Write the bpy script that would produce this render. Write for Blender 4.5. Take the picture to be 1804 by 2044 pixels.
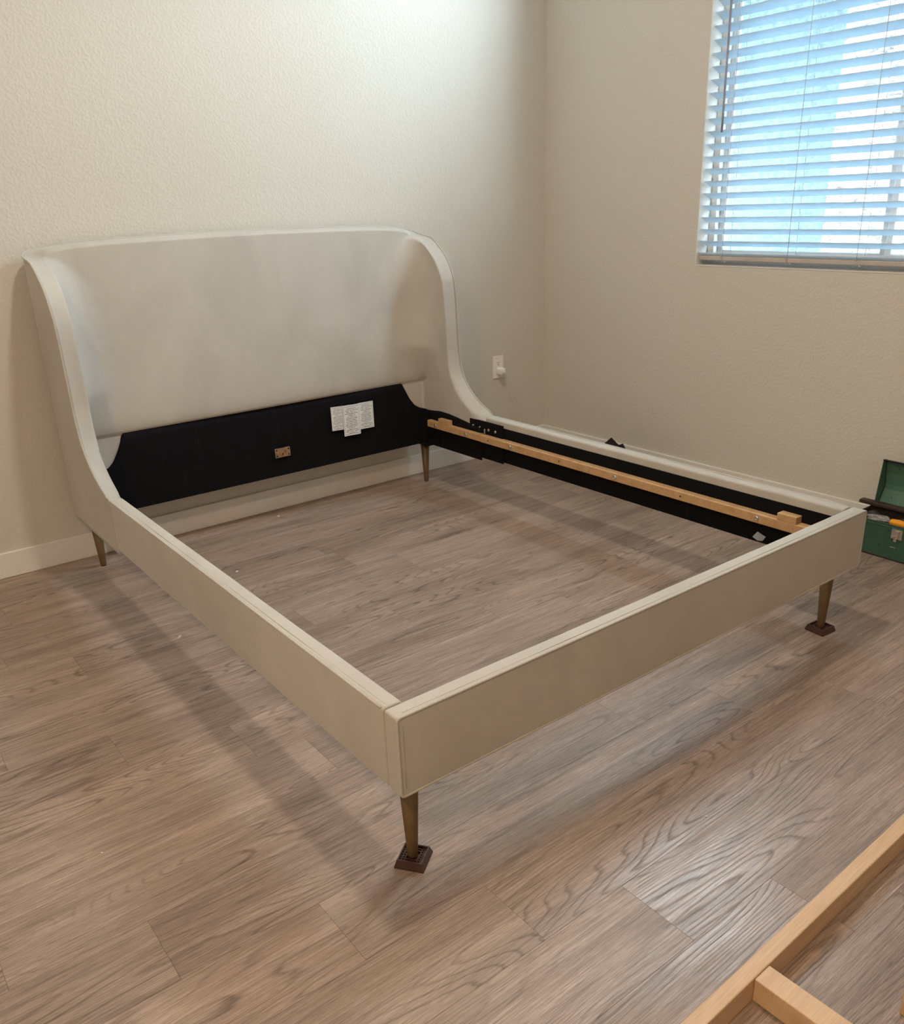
import bpy, bmesh, math, random
from mathutils import Vector, Matrix
random.seed(7)
S = bpy.context.scene
COL = S.collection
for o in list(bpy.data.objects): bpy.data.objects.remove(o)

# ------------------------------------------------------------------ camera
FPX, IW, IH, PPY = 1702.77, 1804.0, 2044.0, 47.305
CAM, YAW, PITCH, ROLL = Vector((-0.71862, -1.14245, 1.28386)), -0.64629, 0.37237, -0.03549
fwd = Vector((-math.sin(YAW)*math.cos(PITCH), math.cos(YAW)*math.cos(PITCH), -math.sin(PITCH)))
rgt = Vector((math.cos(YAW), math.sin(YAW), 0)); upv = rgt.cross(fwd)
r2 = math.cos(ROLL)*rgt + math.sin(ROLL)*upv
u2 = -math.sin(ROLL)*rgt + math.cos(ROLL)*upv
cd = bpy.data.cameras.new('camera'); cam = bpy.data.objects.new('camera', cd); COL.objects.link(cam)
m = Matrix((r2, u2, -fwd)).transposed().to_4x4(); m.translation = CAM
cam.matrix_world = m
cd.sensor_fit = 'HORIZONTAL'; cd.sensor_width = 36.0; cd.lens = FPX/IW*36.0
cd.shift_y = PPY/IW; cd.clip_start = 0.02
S.camera = cam

# ------------------------------------------------------------------ world, lights, exposure
SKY = 49.0
w = bpy.data.worlds.new('sky'); S.world = w; w.use_nodes = True
bg = w.node_tree.nodes['Background']
bg.inputs[0].default_value = (0.78, 0.93, 1.04, 1); bg.inputs[1].default_value = SKY
S.view_settings.view_transform = 'Standard'; S.view_settings.look = 'None'
S.view_settings.exposure = 0.0; S.view_settings.gamma = 1.0
S.view_settings.use_curve_mapping = False
WARM_MAIN, WARM_DOOR = (1.0, 0.89, 0.73), (1.0, 0.73, 0.45)
LAMP_MAIN, LAMP_DOOR = 34.0, 54.0
def portal(y0, y1, z0, z1, x):
    l = bpy.data.lights.new('sky_portal', 'AREA'); l.shape = 'RECTANGLE'
    l.size = z1-z0; l.size_y = y1-y0; l.cycles.is_portal = True
    o = bpy.data.objects.new('sky_portal', l); COL.objects.link(o)
    o.location = (x, (y0+y1)/2, (z0+z1)/2); o.rotation_euler = (0, math.pi/2, 0)

# ------------------------------------------------------------------ material helpers
def srgb(r, g, b):
    f = lambda c: (c/255/12.92 if c/255 <= .04045 else ((c/255+.055)/1.055)**2.4)
    return (f(r), f(g), f(b), 1)
class NT:
    def __init__(s, name):
        s.m = bpy.data.materials.new(name); s.m.use_nodes = True
        s.t = s.m.node_tree; s.b = s.t.nodes['Principled BSDF']; s.out = s.t.nodes['Material Output']
    def n(s, typ, **k):
        nd = s.t.nodes.new('ShaderNode'+typ)
        for a, v in k.items():
            if a.startswith('i_'):
                key = a[2:]
                nd.inputs[int(key) if key.isdigit() else key.replace('_', ' ')].default_value = v
            else: setattr(nd, a, v)
        return nd
    def l(s, a, b): s.t.links.new(a, b)
    def math(s, op, a, b=None, c=None):
        nd = s.n('Math', operation=op)
        for i, v in enumerate((a, b, c)):
            if v is None: continue
            if hasattr(v, 'links'): s.l(v, nd.inputs[i])
            else: nd.inputs[i].default_value = v
        return nd.outputs[0]
    def mix(s, f, a, b, mode='MIX'):
        nd = s.n('MixRGB', blend_type=mode)
        for i, v in enumerate((f, a, b)):
            if hasattr(v, 'links'): s.l(v, nd.inputs[i])
            else: nd.inputs[i].default_value = v
        return nd.outputs[0]
    def ramp(s, f, pts, interp='LINEAR'):
        nd = s.n('ValToRGB'); e = nd.color_ramp.elements; nd.color_ramp.interpolation = interp
        while len(e) < len(pts): e.new(0.5)
        for q, (p, c) in zip(e, pts):
            q.position = p; q.color = c if len(c) == 4 else (*c, 1)
        s.l(f, nd.inputs[0]); return nd.outputs[0]
    def noise(s, vec, scale, detail=2, rough=.5, dist=0):
        nd = s.n('TexNoise', i_Scale=scale, i_Detail=detail, i_Roughness=rough, i_Distortion=dist)
        if vec is not None: s.l(vec, nd.inputs['Vector'])
        return nd.outputs[0]
    def mapping(s, vec, scale=(1, 1, 1), loc=(0, 0, 0)):
        nd = s.n('Mapping'); nd.inputs['Scale'].default_value = scale; nd.inputs['Location'].default_value = loc
        s.l(vec, nd.inputs[0]); return nd.outputs[0]
    def obj(s): return s.n('TexCoord').outputs['Object']
    def geo(s): return s.n('NewGeometry').outputs['Position']
    def bump(s, h, strength, dist):
        nd = s.n('Bump', i_Strength=strength, i_Distance=dist); s.l(h, nd.inputs['Height'])
        s.l(nd.outputs[0], s.b.inputs['Normal']); return nd
    def set(s, **k):
        for a, v in k.items():
            i = s.b.inputs[a.replace('_', ' ')]
            if hasattr(v, 'links'): s.l(v, i)
            else: i.default_value = v
        return s
def plain(name, col, rough=.5, metal=0, var=.06, scale=30, bump=0):
    t = NT(name); v = t.noise(t.obj(), scale, 3)
    c2 = tuple(max(0, c*(1-var*2)) for c in col[:3])+(1,)
    c3 = tuple(min(1, c*(1+var*2)) for c in col[:3])+(1,)
    t.set(Base_Color=t.ramp(v, [(.3, c2), (.7, c3)]), Roughness=rough, Metallic=metal)
    if bump: t.bump(v, bump, .002)
    return t.m

def mat_wall():
    t = NT('wall_paint'); g = t.geo()
    n1 = t.noise(g, 95, 3, .55); n2 = t.noise(g, 1.3, 2)
    t.set(Base_Color=t.mix(n2, (.65, .62, .565, 1), (.68, .65, .595, 1)), Roughness=.75, Specular_IOR_Level=.25)
    t.bump(t.ramp(n1, [(.38, (0, 0, 0)), (.66, (1, 1, 1))]), .4, .002)
    return t.m
def mat_fabric():
    t = NT('greige_velvet'); o = t.geo()
    a = t.noise(t.mapping(o, (1, 1, .8)), 3.2, 4, .6, .6); f = t.noise(o, 420, 2, .6)
    c = t.ramp(a, [(.28, (.455, .425, .385)), (.5, (.505, .475, .432)), (.72, (.55, .518, .475))])
    c = t.mix(.25, c, t.mix(1, c, t.ramp(f, [(.3, (.7, .7, .7)), (.7, (1.25, 1.25, 1.25))]), 'MULTIPLY'))
    t.set(Base_Color=c, Roughness=.85, Specular_IOR_Level=.15, Sheen_Weight=.35, Sheen_Roughness=.4, Sheen_Tint=(.95, .93, .9, 1))
    t.bump(f, .12, .001)
    return t.m
def mat_black():
    t = NT('black_lining_cloth'); o = t.geo()
    f = t.noise(o, 500, 2); s = t.noise(t.mapping(o, (9, 9, 1.6)), 3, 4, .65, 1.2)
    c = t.mix(t.ramp(s, [(.6, (0, 0, 0)), (.78, (1, 1, 1))]), (.0065, .0065, .0085, 1), (.014, .014, .017, 1))
    t.set(Base_Color=c, Roughness=.9, Specular_IOR_Level=.12)
    t.bump(f, .2, .0008)
    return t.m
def mat_plank():
    t = NT('grey_brown_oak_vinyl')
    oi = t.n('ObjectInfo'); rnd = oi.outputs['Random']
    cv = t.n('CombineXYZ'); t.l(t.math('MULTIPLY', rnd, 37.0), cv.inputs[0]); t.l(t.math('MULTIPLY', rnd, 91.0), cv.inputs[1]); t.l(t.math('MULTIPLY', rnd, 53.0), cv.inputs[2])
    va = t.n('VectorMath', operation='ADD'); t.l(t.obj(), va.inputs[0]); t.l(cv.outputs[0], va.inputs[1]); P = va.outputs[0]
    h = t.noise(t.mapping(P, (1.25, 9.0, 1)), 1.0, 1.0, .4)
    wob = t.noise(t.mapping(P, (16, 120, 1)), 1.0, 2, .5)
    ph = t.math('FRACT', t.math('ADD', t.math('MULTIPLY', h, 24.0), t.math('MULTIPLY', wob, .45)))
    ring = t.ramp(ph, [(0, (.25, .25, .25)), (.22, (.9, .9, .9)), (.7, (1, 1, 1)), (.90, (0, 0, 0)), (1, (.25, .25, .25))])
    amp = t.ramp(t.noise(t.mapping(P, (1.3, 7.0, 1), (5, 3, 0)), 1.0, 2), [(.44, (.05, .05, .05)), (.60, (1, 1, 1))])
    med = t.noise(t.mapping(P, (2.2, 55, 1), (3, 8, 0)), 1.0, 3, .6)
    fine = t.noise(t.mapping(P, (9, 420, 1)), 1.0, 3, .65)
    fine2 = t.noise(t.mapping(P, (45, 1150, 1)), 1.0, 2, .6)
    blot = t.noise(t.mapping(P, (1.8, 9, 1), (9, 1, 0)), 1.0, 3, .55)
    base = t.ramp(blot, [(.25, (.225, .165, .132)), (.5, (.312, .236, .194)), (.78, (.385, .298, .250))])
    tone = t.ramp(rnd, [(0, (.90, .89, .89)), (.5, (1, .99, .98)), (1, (1.08, 1.06, 1.04))])
    c = t.mix(1, base, tone, 'MULTIPLY')
    rm = t.mix(amp, (1, 1, 1, 1), t.ramp(ring, [(0, (.56, .535, .52)), (.55, (1, 1, 1)), (1, (1.06, 1.06, 1.06))]))
    c = t.mix(1, c, rm, 'MULTIPLY')
    c = t.mix(1, c, t.ramp(med, [(.28, (.76, .75, .74)), (.5, (1, 1, 1)), (.72, (1.14, 1.14, 1.14))]), 'MULTIPLY')
    c = t.mix(1, c, t.ramp(fine, [(.25, (.52, .51, .50)), (.5, (1, 1, 1)), (.75, (1.38, 1.37, 1.36))]), 'MULTIPLY')
    c = t.mix(1, c, t.ramp(fine2, [(.3, (.78, .78, .78)), (.7, (1.2, 1.2, 1.2))]), 'MULTIPLY')
    hgt = t.math('ADD', t.math('MULTIPLY', t.math('MULTIPLY', ring, amp), .5), t.math('ADD', t.math('MULTIPLY', fine, .6), t.math('MULTIPLY', med, .35)))
    rg = t.math('SUBTRACT', .60, t.math('MULTIPLY', hgt, .30))
    t.set(Base_Color=c, Roughness=rg, Specular_IOR_Level=.5)
    t.bump(hgt, .3, .0005)
    return t.m
def mat_wood(name, c1, c2, c3):
    t = NT(name); P = t.obj()
    a = t.noise(t.mapping(P, (2.5, 26, 26)), 1.0, 4, .6, .4); f = t.noise(t.mapping(P, (14, 380, 380)), 1, 2)
    c = t.ramp(a, [(.25, c1), (.5, c2), (.75, c3)])
    c = t.mix(1, c, t.ramp(f, [(.3, (.9, .89, .87)), (.7, (1.06, 1.06, 1.06))]), 'MULTIPLY')
    t.set(Base_Color=c, Roughness=.5); t.bump(f, .08, .0005)
    return t.m
def mat_slat():
    t = NT('daylight_tinted_slat'); c = t.ramp(t.noise(t.obj(), 20, 2), [(.3, (.79, .88, .94)), (.7, (.83, .91, .97))])  # white slats tinted blue to carry the daylight cast
    d = t.n('BsdfDiffuse'); tr = t.n('BsdfTranslucent'); mx = t.n('MixShader', i_0=.6)
    gl = t.n('BsdfGlossy', i_Roughness=.4); mg = t.n('MixShader', i_0=.04)
    t.l(c, d.inputs[0]); t.l(c, tr.inputs[0]); t.l(d.outputs[0], mx.inputs[1]); t.l(tr.outputs[0], mx.inputs[2])
    t.l(mx.outputs[0], mg.inputs[1]); t.l(gl.outputs[0], mg.inputs[2]); t.l(mg.outputs[0], t.out.inputs[0])
    return t.m
def mat_glass():
    t = NT('window_glass'); tr = t.n('BsdfTransparent'); gl = t.n('BsdfGlossy', i_Roughness=.02)
    lw = t.n('LayerWeight', i_Blend=.5); fr = t.math('MULTIPLY_ADD', t.math('POWER', lw.outputs['Facing'], 5.0), .6, .04); mx = t.n('MixShader')
    tr.inputs[0].default_value = (.93, .96, .96, 1)
    t.l(fr, mx.inputs[0]); t.l(tr.outputs[0], mx.inputs[1]); t.l(gl.outputs[0], mx.inputs[2]); t.l(mx.outputs[0], t.out.inputs[0])
    return t.m
def mat_plastic_film():
    t = NT('clear_plastic_bag'); n = t.noise(t.obj(), 40, 4, .6, 1)
    t.set(Base_Color=t.ramp(n, [(.3, (.16, .155, .155)), (.55, (.36, .35, .34)), (.75, (.62, .61, .6))]), Roughness=.22, Alpha=.8, Specular_IOR_Level=.6)
    t.bump(n, .35, .004); return t.m
def mat_print():
    t = NT('printed_paper'); g = t.n('TexCoord').outputs['Generated']; sp = t.n('SeparateXYZ'); t.l(g, sp.inputs[0])
    x, z = sp.outputs[0], sp.outputs[2]
    row = t.math('FRACT', t.math('MULTIPLY', z, 19.0)); rowid = t.math('FLOOR', t.math('MULTIPLY', z, 19.0))
    inrow = t.math('MULTIPLY', t.math('GREATER_THAN', row, .3), t.math('LESS_THAN', row, .75))
    cv = t.n('CombineXYZ'); t.l(t.math('MULTIPLY', x, 26.0), cv.inputs[0]); t.l(t.math('MULTIPLY', rowid, 7.3), cv.inputs[1])
    word = t.math('GREATER_THAN', t.noise(cv.outputs[0], 1.0, 2), .42)
    wn = t.n('TexWhiteNoise', noise_dimensions='1D'); t.l(rowid, wn.inputs['W'])
    half = t.math('MULTIPLY_ADD', wn.outputs[0], .22, .2)
    near = t.math('LESS_THAN', t.math('ABSOLUTE', t.math('SUBTRACT', x, .5)), half)
    ins = t.math('MULTIPLY', t.math('LESS_THAN', z, .92), t.math('GREATER_THAN', z, .05))
    k = t.math('MULTIPLY', t.math('MULTIPLY', inrow, word), t.math('MULTIPLY', near, ins))
    ex = t.math('ABSOLUTE', t.math('SUBTRACT', x, .5)); ez = t.math('ABSOLUTE', t.math('SUBTRACT', z, .5))
    e = t.math('MAXIMUM', ex, ez); fr = t.math('MULTIPLY', t.math('GREATER_THAN', e, .44), t.math('LESS_THAN', e, .458))
    k = t.math('MAXIMUM', t.math('MULTIPLY', k, .8), t.math('MULTIPLY', fr, .6))
    t.set(Base_Color=t.mix(k, (.80, .80, .80, 1), (.12, .12, .13, 1)), Roughness=.6)
    return t.m
def mat_stone():
    t = NT('sunlit_tone_stone'); g = t.geo(); mp = t.mapping(g, (1, 4.2, 8))
    v = t.n('TexVoronoi', feature='DISTANCE_TO_EDGE', i_Scale=1.0); t.l(mp, v.inputs['Vector'])
    vc = t.n('TexVoronoi', i_Scale=1.0); t.l(mp, vc.inputs['Vector'])
    n = t.noise(t.mapping(g, (1, 14, 40)), 1.0, 5, .7, .8)
    hue = t.ramp(vc.outputs['Color'], [(.1, (.22, .16, .13)), (.4, (.36, .34, .32)), (.6, (.28, .26, .26)), (.9, (.38, .31, .22))])  # stone kept brighter than the stucco in place of sunlight on it
    c = t.mix(1, hue, t.ramp(n, [(.38, (.22, .2, .2)), (.5, (.85, .85, .85)), (.7, (1.15, 1.15, 1.15))]), 'MULTIPLY')
    c = t.mix(t.ramp(v.outputs[0], [(0, (1, 1, 1)), (.06, (0, 0, 0))]), c, (.12, .105, .09, 1))
    t.set(Base_Color=c, Roughness=.9); t.bump(n, .6, .02); return t.m
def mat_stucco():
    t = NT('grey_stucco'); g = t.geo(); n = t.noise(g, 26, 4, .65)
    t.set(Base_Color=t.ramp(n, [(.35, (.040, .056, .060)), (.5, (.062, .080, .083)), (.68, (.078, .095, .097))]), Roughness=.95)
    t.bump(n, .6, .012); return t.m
def mat_toolbox(name, c1, c2):
    t = NT(name); P = t.obj(); n = t.noise(P, 9, 4, .6); ch = t.noise(P, 55, 3, .6); c3 = t.noise(P, 24, 2, .5, .8)
    c = t.mix(n, c1, c2)
    c = t.mix(t.ramp(ch, [(.66, (0, 0, 0)), (.70, (1, 1, 1))]), c, (.012, .016, .014, 1))
    c = t.mix(t.ramp(c3, [(.70, (0, 0, 0)), (.78, (.5, .5, .5))]), c, (.30, .33, .30, 1))
    t.set(Base_Color=c, Roughness=t.math('MULTIPLY_ADD', n, .3, .3)); t.bump(ch, .1, .001); return t.m

M = dict(
    wall=mat_wall(), fabric=mat_fabric(), black=mat_black(), plank=mat_plank(),
    trim=plain('white_trim_paint', (.80, .785, .755), .35, 0, .015, 8),
    ceil=plain('ceiling_paint', (.74, .72, .69), .9, 0, .02, 40, .2),
    sub=plain('dark_underlay', (.05, .045, .04), .9),
    beech=mat_wood('oiled_beech', (.46, .27, .125), (.56, .345, .17), (.63, .40, .21)),
    pine=mat_wood('pale_maple', (.56, .36, .205), (.64, .43, .26), (.70, .485, .305)),
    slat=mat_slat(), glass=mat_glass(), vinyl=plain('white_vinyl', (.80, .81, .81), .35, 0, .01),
    cord=plain('pale_cord', (.55, .57, .60), .8), wand=plain('clear_grey_wand', (.30, .29, .36), .25),
    rail=plain('taupe_bottom_rail', (.52, .47, .43), .5, 0, .05, 12),
    leg=plain('aged_brass_leg', (.155, .097, .043), .48, .3, .05, 30),
    caster=plain('brown_caster_plastic', (.055, .021, .015), .38, 0, .05, 40), foot=plain('dark_foot_pad', (.02, .015, .012), .6),
    steel=plain('zinc_bolt', (.62, .62, .60), .3, 1.0, .03), bore=plain('dark_bore', (.015, .011, .009), .8),
    brass=plain('yellow_zinc_plate', (.60, .42, .27), .35, .9, .15, 60),
    printed=mat_print(), tag=plain('grey_tag', (.42, .48, .56), .6, 0, .12, 90),
    plate=plain('white_plate_plastic', (.90, .885, .84), .35, 0, .01), plug=plain('white_charger_plastic', (.92, .91, .88), .3, 0, .01),
    slot=plain('outlet_slot', (.03, .025, .02), .7), cable=plain('white_cable', (.74, .71, .65), .5),
    green=mat_toolbox('chipped_green_enamel', (.026, .082, .058, 1), (.045, .125, .088, 1)),
    greenin=mat_toolbox('worn_green_inside', (.05, .135, .10, 1), (.105, .215, .155, 1)),
    tray=plain('rusty_brown_tray', (.050, .034, .028), .5, .2, .2, 20), chrome=plain('nickel_latch', (.72, .69, .62), .22, 1, .1),
    film=mat_plastic_film(), orange=plain('orange_plastic', (.86, .33, .012), .35), darkrag=plain('charcoal_pouch', (.03, .03, .033), .6, 0, .2, 30, .5),
    blackbag=plain('black_plastic_sheet', (.010, .010, .011), .5, 0, .2, 30, .3), lint=plain('white_lint', (.8, .76, .7), .9),
    patio=plain('daylight_blue_roof', (.42, .60, .72), .6, 0, .03), stone=mat_stone(), stucco=mat_stucco(), gravel=plain('pale_gravel', (.38, .44, .48), .95, 0, .3, 40, .6),  # roof and gravel tinted blue to cool the light on the slats
    shade=NT('lamp_diffuser').m, lampmetal=plain('brushed_nickel', (.6, .58, .55), .35, 1, .03),
    stitch=plain('seam_thread', (.40, .37, .33), .9),
)

# ------------------------------------------------------------------ mesh helpers
def mesh(name, V, F, mat, parent=None, smooth=False, loc=None, mats=None, fm=None):
    me = bpy.data.meshes.new(name); me.from_pydata([tuple(v) for v in V], [], F); me.update()
    return link(name, me, mat, parent, smooth, loc)
def link(name, me, mat, parent=None, smooth=False, loc=None):
    if mat is not None and not me.materials: me.materials.append(M[mat])
    if smooth:
        for p in me.polygons: p.use_smooth = True
    o = bpy.data.objects.new(name, me); COL.objects.link(o)
    if loc is not None: o.location = loc
    if parent is not None: o.parent = parent
    return o
def bmobj(name, bm, mat, parent=None, smooth=False, loc=None):
    bmesh.ops.recalc_face_normals(bm, faces=bm.faces)
    me = bpy.data.meshes.new(name); bm.to_mesh(me); bm.free()
    return link(name, me, mat, parent, smooth, loc)
def bm_box(bm, a, b, bev=0, seg=2):
    t = bmesh.new()
    bmesh.ops.create_cube(t, size=1)
    for v in t.verts: v.co = Vector([(a[i]+b[i])/2 + v.co[i]*(b[i]-a[i]) for i in range(3)])
    if bev: bmesh.ops.bevel(t, geom=t.edges[:], offset=bev, segments=seg, profile=.5, affect='EDGES')
    me = bpy.data.meshes.new('t'); t.to_mesh(me); t.free(); bm.from_mesh(me); bpy.data.meshes.remove(me)
def box(name, a, b, mat, parent=None, bev=0, seg=2, smooth=False, center=False):
    bm = bmesh.new()
    if center:
        c = Vector([(a[i]+b[i])/2 for i in range(3)]); a2 = Vector(a)-c; b2 = Vector(b)-c
        bm_box(bm, a2, b2, bev, seg); return bmobj(name, bm, mat, parent, smooth, c)
    bm_box(bm, a, b, bev, seg); return bmobj(name, bm, mat, parent, smooth)
def lathe(name, prof, mat, parent=None, n=20, loc=(0, 0, 0), axis='z', smooth=True):
    V, F = [], []
    for r, h in prof:
        for i in range(n):
            a = 2*math.pi*i/n; c, s_ = r*math.cos(a), r*math.sin(a)
            V.append({'z': (c, s_, h), 'x': (h, c, s_), 'y': (c, h, s_)}[axis])
    for k in range(len(prof)-1):
        for i in range(n):
            j = (i+1) % n; F.append((k*n+i, k*n+j, (k+1)*n+j, (k+1)*n+i))
    F.append(tuple(range(n))[::-1]); F.append(tuple(range((len(prof)-1)*n, len(prof)*n)))
    bm = bmesh.new(); me = bpy.data.meshes.new('t'); me.from_pydata(V, [], F); bm.from_mesh(me); bpy.data.meshes.remove(me)
    o = bmobj(name, bm, mat, parent, False, loc)
    if smooth:
        for p in o.data.polygons: p.use_smooth = len(p.vertices) == 4
    return o
def tube(name, pts, r, mat, parent=None, n=8, closed=False):
    P = [Vector(p) for p in pts]; V, F = [], []; N = len(P); prev = None
    for i, p in enumerate(P):
        if closed: t = (P[(i+1) % N]-P[i-1]).normalized()
        else: t = (P[min(i+1, N-1)]-P[max(i-1, 0)]).normalized()
        a = prev if prev is not None else (Vector((0, 0, 1)) if abs(t.z) < .8 else Vector((1, 0, 0)))
        a = (a - t*a.dot(t)).normalized(); b = t.cross(a); prev = a
        for k in range(n):
            q = 2*math.pi*k/n; V.append(p + a*r*math.cos(q) + b*r*math.sin(q))
    for i in range(N if closed else N-1):
        i2 = (i+1) % N
        for k in range(n): F.append((i*n+k, i*n+(k+1) % n, i2*n+(k+1) % n, i2*n+k))
    if not closed: F.append(tuple(range(n))[::-1]); F.append(tuple(range((N-1)*n, N*n)))
    return mesh(name, V, F, mat, parent, True)
def empty(name, loc=(0, 0, 0), rz=0):
    o = bpy.data.objects.new(name, None); COL.objects.link(o); o.location = loc; o.rotation_euler = (0, 0, rz)
    o.empty_display_size = .05; return o
def tag(o, label=None, cat=None, group=None, kind=None):
    for k, v in (('label', label), ('category', cat), ('group', group), ('kind', kind)):
        if v: o[k] = v
    return o
def struct(o, label=None): o['kind'] = 'structure'; tag(o, label); return o

# ------------------------------------------------------------------ the room
XW, YW, XL, YF, ZC = 2.552, 2.2975, -2.3, -2.7, 3.30
TH = .15
struct(box('wall_back', (XL-TH, YW, -.1), (XW+TH, YW+TH, ZC+.1), 'wall'), 'pale greige textured wall behind the bed headboard')
struct(box('wall_left', (XL-TH, YF, -.1), (XL, YW, ZC+.1), 'wall'), 'pale greige side wall facing the window')
struct(box('wall_front', (XL-TH, YF-TH, -.1), (XW+TH, YF, ZC+.1), 'wall'), 'pale greige wall opposite the headboard')
struct(box('ceiling', (XL-TH, YF-TH, ZC), (XW+TH, YW+TH, ZC+.1), 'ceil'), 'white flat ceiling of the bedroom')
WY0, WY1, WZ0, WZ1 = -.25, 1.335, .987, 2.14      # window in the right wall
TY0, TY1, TZ0, TZ1 = .75, 1.60, 2.27, 3.08                             # high window over it, unseen, added to let in sky light
bm = bmesh.new()
for (y0, y1, z0, z1) in ((YF, WY0, -.1, ZC+.1), (WY0, TY0, WZ1, ZC+.1), (WY1, YW, -.1, WZ1), (TY1, YW, WZ1, ZC+.1), (WY0, WY1, -.1, WZ0), (TY0, TY1, WZ1, TZ0), (TY0, TY1, TZ1, ZC+.1)):
    bm_box(bm, (XW, y0, z0), (XW+TH, y1, z1))
bmesh.ops.remove_doubles(bm, verts=bm.verts, dist=.0001)
struct(bmobj('wall_right', bm, 'wall'), 'greige wall with the blind-covered window')
portal(WY0, WY1, WZ0, WZ1, XW+.135); portal(TY0, TY1, TZ0, TZ1, XW+.135)

HB = .0998
def baseboard(name, p, lab):
    bm = bmesh.new(); (a, b) = p; bm_box(bm, a, b, .003, 2); return struct(bmobj(name, bm, 'trim'), lab)
baseboard('baseboard_back', ((XL, 2.2855, 0), (XW, YW, HB)), 'white baseboard along the wall behind the headboard')
baseboard('baseboard_right', ((XW-.012, YF, 0), (XW, 2.2855, HB)), 'white baseboard under the window wall')
baseboard('baseboard_left', ((XL, YF, 0), (XL+.012, 2.2855, HB)), 'white baseboard on the wall facing the window')
baseboard('baseboard_front', ((XL+.012, YF, 0), (XW-.012, YF+.012, HB)), 'white baseboard on the wall opposite the headboard')

# floor of separate planks
floor = struct(box('floor', (XL, YF, -.10), (XW, YW, -.0045), 'sub'), 'grey brown oak look plank floor')
PW, PL, G = .175, 1.227, .0003
def plank_mesh(L, Wd):
    bm = bmesh.new(); bm_box(bm, (-L/2, -Wd/2, -.0045), (L/2, Wd/2, 0), .0003, 1)
    bmesh.ops.recalc_face_normals(bm, faces=bm.faces)
    me = bpy.data.meshes.new('plank'); bm.to_mesh(me); bm.free(); me.materials.append(M['plank']); return me
known = {3: -.037, 4: -.302, 0: -.44, -1: -.16, -2: 1.35, -3: .333, -4: .578, 10: -.35}
cache = {}
k = -16
while .08 + PW*k < YW:
    y0, y1 = max(YF, .08+PW*k), min(YW, .08+PW*(k+1)); k += 1
    if y1 <= YF + .01: continue
    off = known.get(k-1, random.uniform(-.6, .6))
    x = off - PL*6
    while x < XW:
        a, b = max(x, XL), min(x+PL, XW); x += PL
        if b-a < .02: continue
        key = (round(b-a, 4), round(y1-y0, 4))
        if key not in cache: cache[key] = plank_mesh(b-a-G, y1-y0-G)
        o = bpy.data.objects.new('plank', cache[key]); COL.objects.link(o)
        o.location = ((a+b)/2, (y0+y1)/2, 0); o.parent = floor

# windows
def window(name, y0, y1, z0, z1, mull, lab):
    x0, x1 = XW+.078, XW+.128
    r = struct(empty(name, (x0, (y0+y1)/2, z0)), lab)
    L = lambda a: Vector(a) - r.location
    def bar(nm, a, b, mat='vinyl', bev=.004): return box(nm, L(a), L(b), mat, r, bev)
    f = .035
    bar('frame_jamb', (x0, y0, z0), (x1, y0+f, z1)); bar('frame_jamb', (x0, y1-f, z0), (x1, y1, z1))
    bar('frame_head', (x0, y0+f, z1-f), (x1, y1-f, z1)); bar('frame_sill', (x0, y0+f, z0), (x1, y1-f, z0+f))
    edges = [y0+f]+mull+[y1-f]
    for j, (a, b) in enumerate(zip(edges[:-1], edges[1:])):
        xs = x0+.012+.014*(j % 2); s = .026
        bar('sash_stile', (xs, a, z0+f), (xs+.022, a+s, z1-f)); bar('sash_stile', (xs, b-s, z0+f), (xs+.022, b, z1-f))
        bar('sash_rail', (xs, a+s, z0+f), (xs+.022, b-s, z0+f+s)); bar('sash_rail', (xs, a+s, z1-f-s), (xs+.022, b-s, z1-f))
        bar('pane', (xs+.009, a+s, z0+f+s), (xs+.013, b-s, z1-f-s), 'glass', 0)
    return r
window('window_1', WY0, WY1, WZ0, WZ1, [.542], 'white vinyl sliding window behind the blind')
window('added_sky_window', TY0, TY1, TZ0, TZ1, [], 'high fixed window added above the blind to let in sky light')
bm = bmesh.new()
for (a, b) in (((XW, WY0, WZ0-.001), (XW+.075, WY1, WZ0+.004)), ((XW+.0005, WY1-.003, WZ0), (XW+.075, WY1+.001, WZ1))): bm_box(bm, a, b)
struct(bmobj('trim_1', bm, 'trim'), 'white painted reveal lining of the window opening')

# what stands outside the window
struct(box('ground', (XW+TH, -9, -.25), (9, 11, -.12), 'gravel'), 'pale gravel ground outside the window')
xr0, xr1, zr0, zr1 = XW+TH, 5.6, 2.17, 2.98
V = [(x, y, z+dz) for dz in (0, .07) for y in (-3.2, 6.5) for x, z in ((xr0, zr0), (xr1, zr1))]
struct(mesh('added_shade_roof', V, [(0, 1, 3, 2), (4, 6, 7, 5), (0, 4, 5, 1), (2, 3, 7, 6), (0, 2, 6, 4), (1, 5, 7, 3)], 'patio'), 'pale blue sloping patio roof added to shade the wall outside the window')  # unseen roof added to dim what shows through the blind
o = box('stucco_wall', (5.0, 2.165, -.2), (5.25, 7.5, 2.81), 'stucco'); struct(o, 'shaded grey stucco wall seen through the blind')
o = box('stone_wall', (5.0, -7.5, -.2), (5.25, 2.165, 2.81), 'stone'); struct(o, 'stone clad wall coloured pale as if sunlit, seen through the blind')

# ------------------------------------------------------------------ bed frame
W, ZT, ZB, TF, TR, LJ = 1.68, .398, .2185, .0455, .046, 1.70
bed = tag(empty('bed_frame', (W/2, 1.1, 0)), 'greige velvet upholstered bed frame with curved winged headboard and no mattress', 'bed')
BL = bed.location.copy()
def bedpart(o):
    o.location = o.location - BL if o.parent is None else o.location
    o.parent = bed; return o

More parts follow.
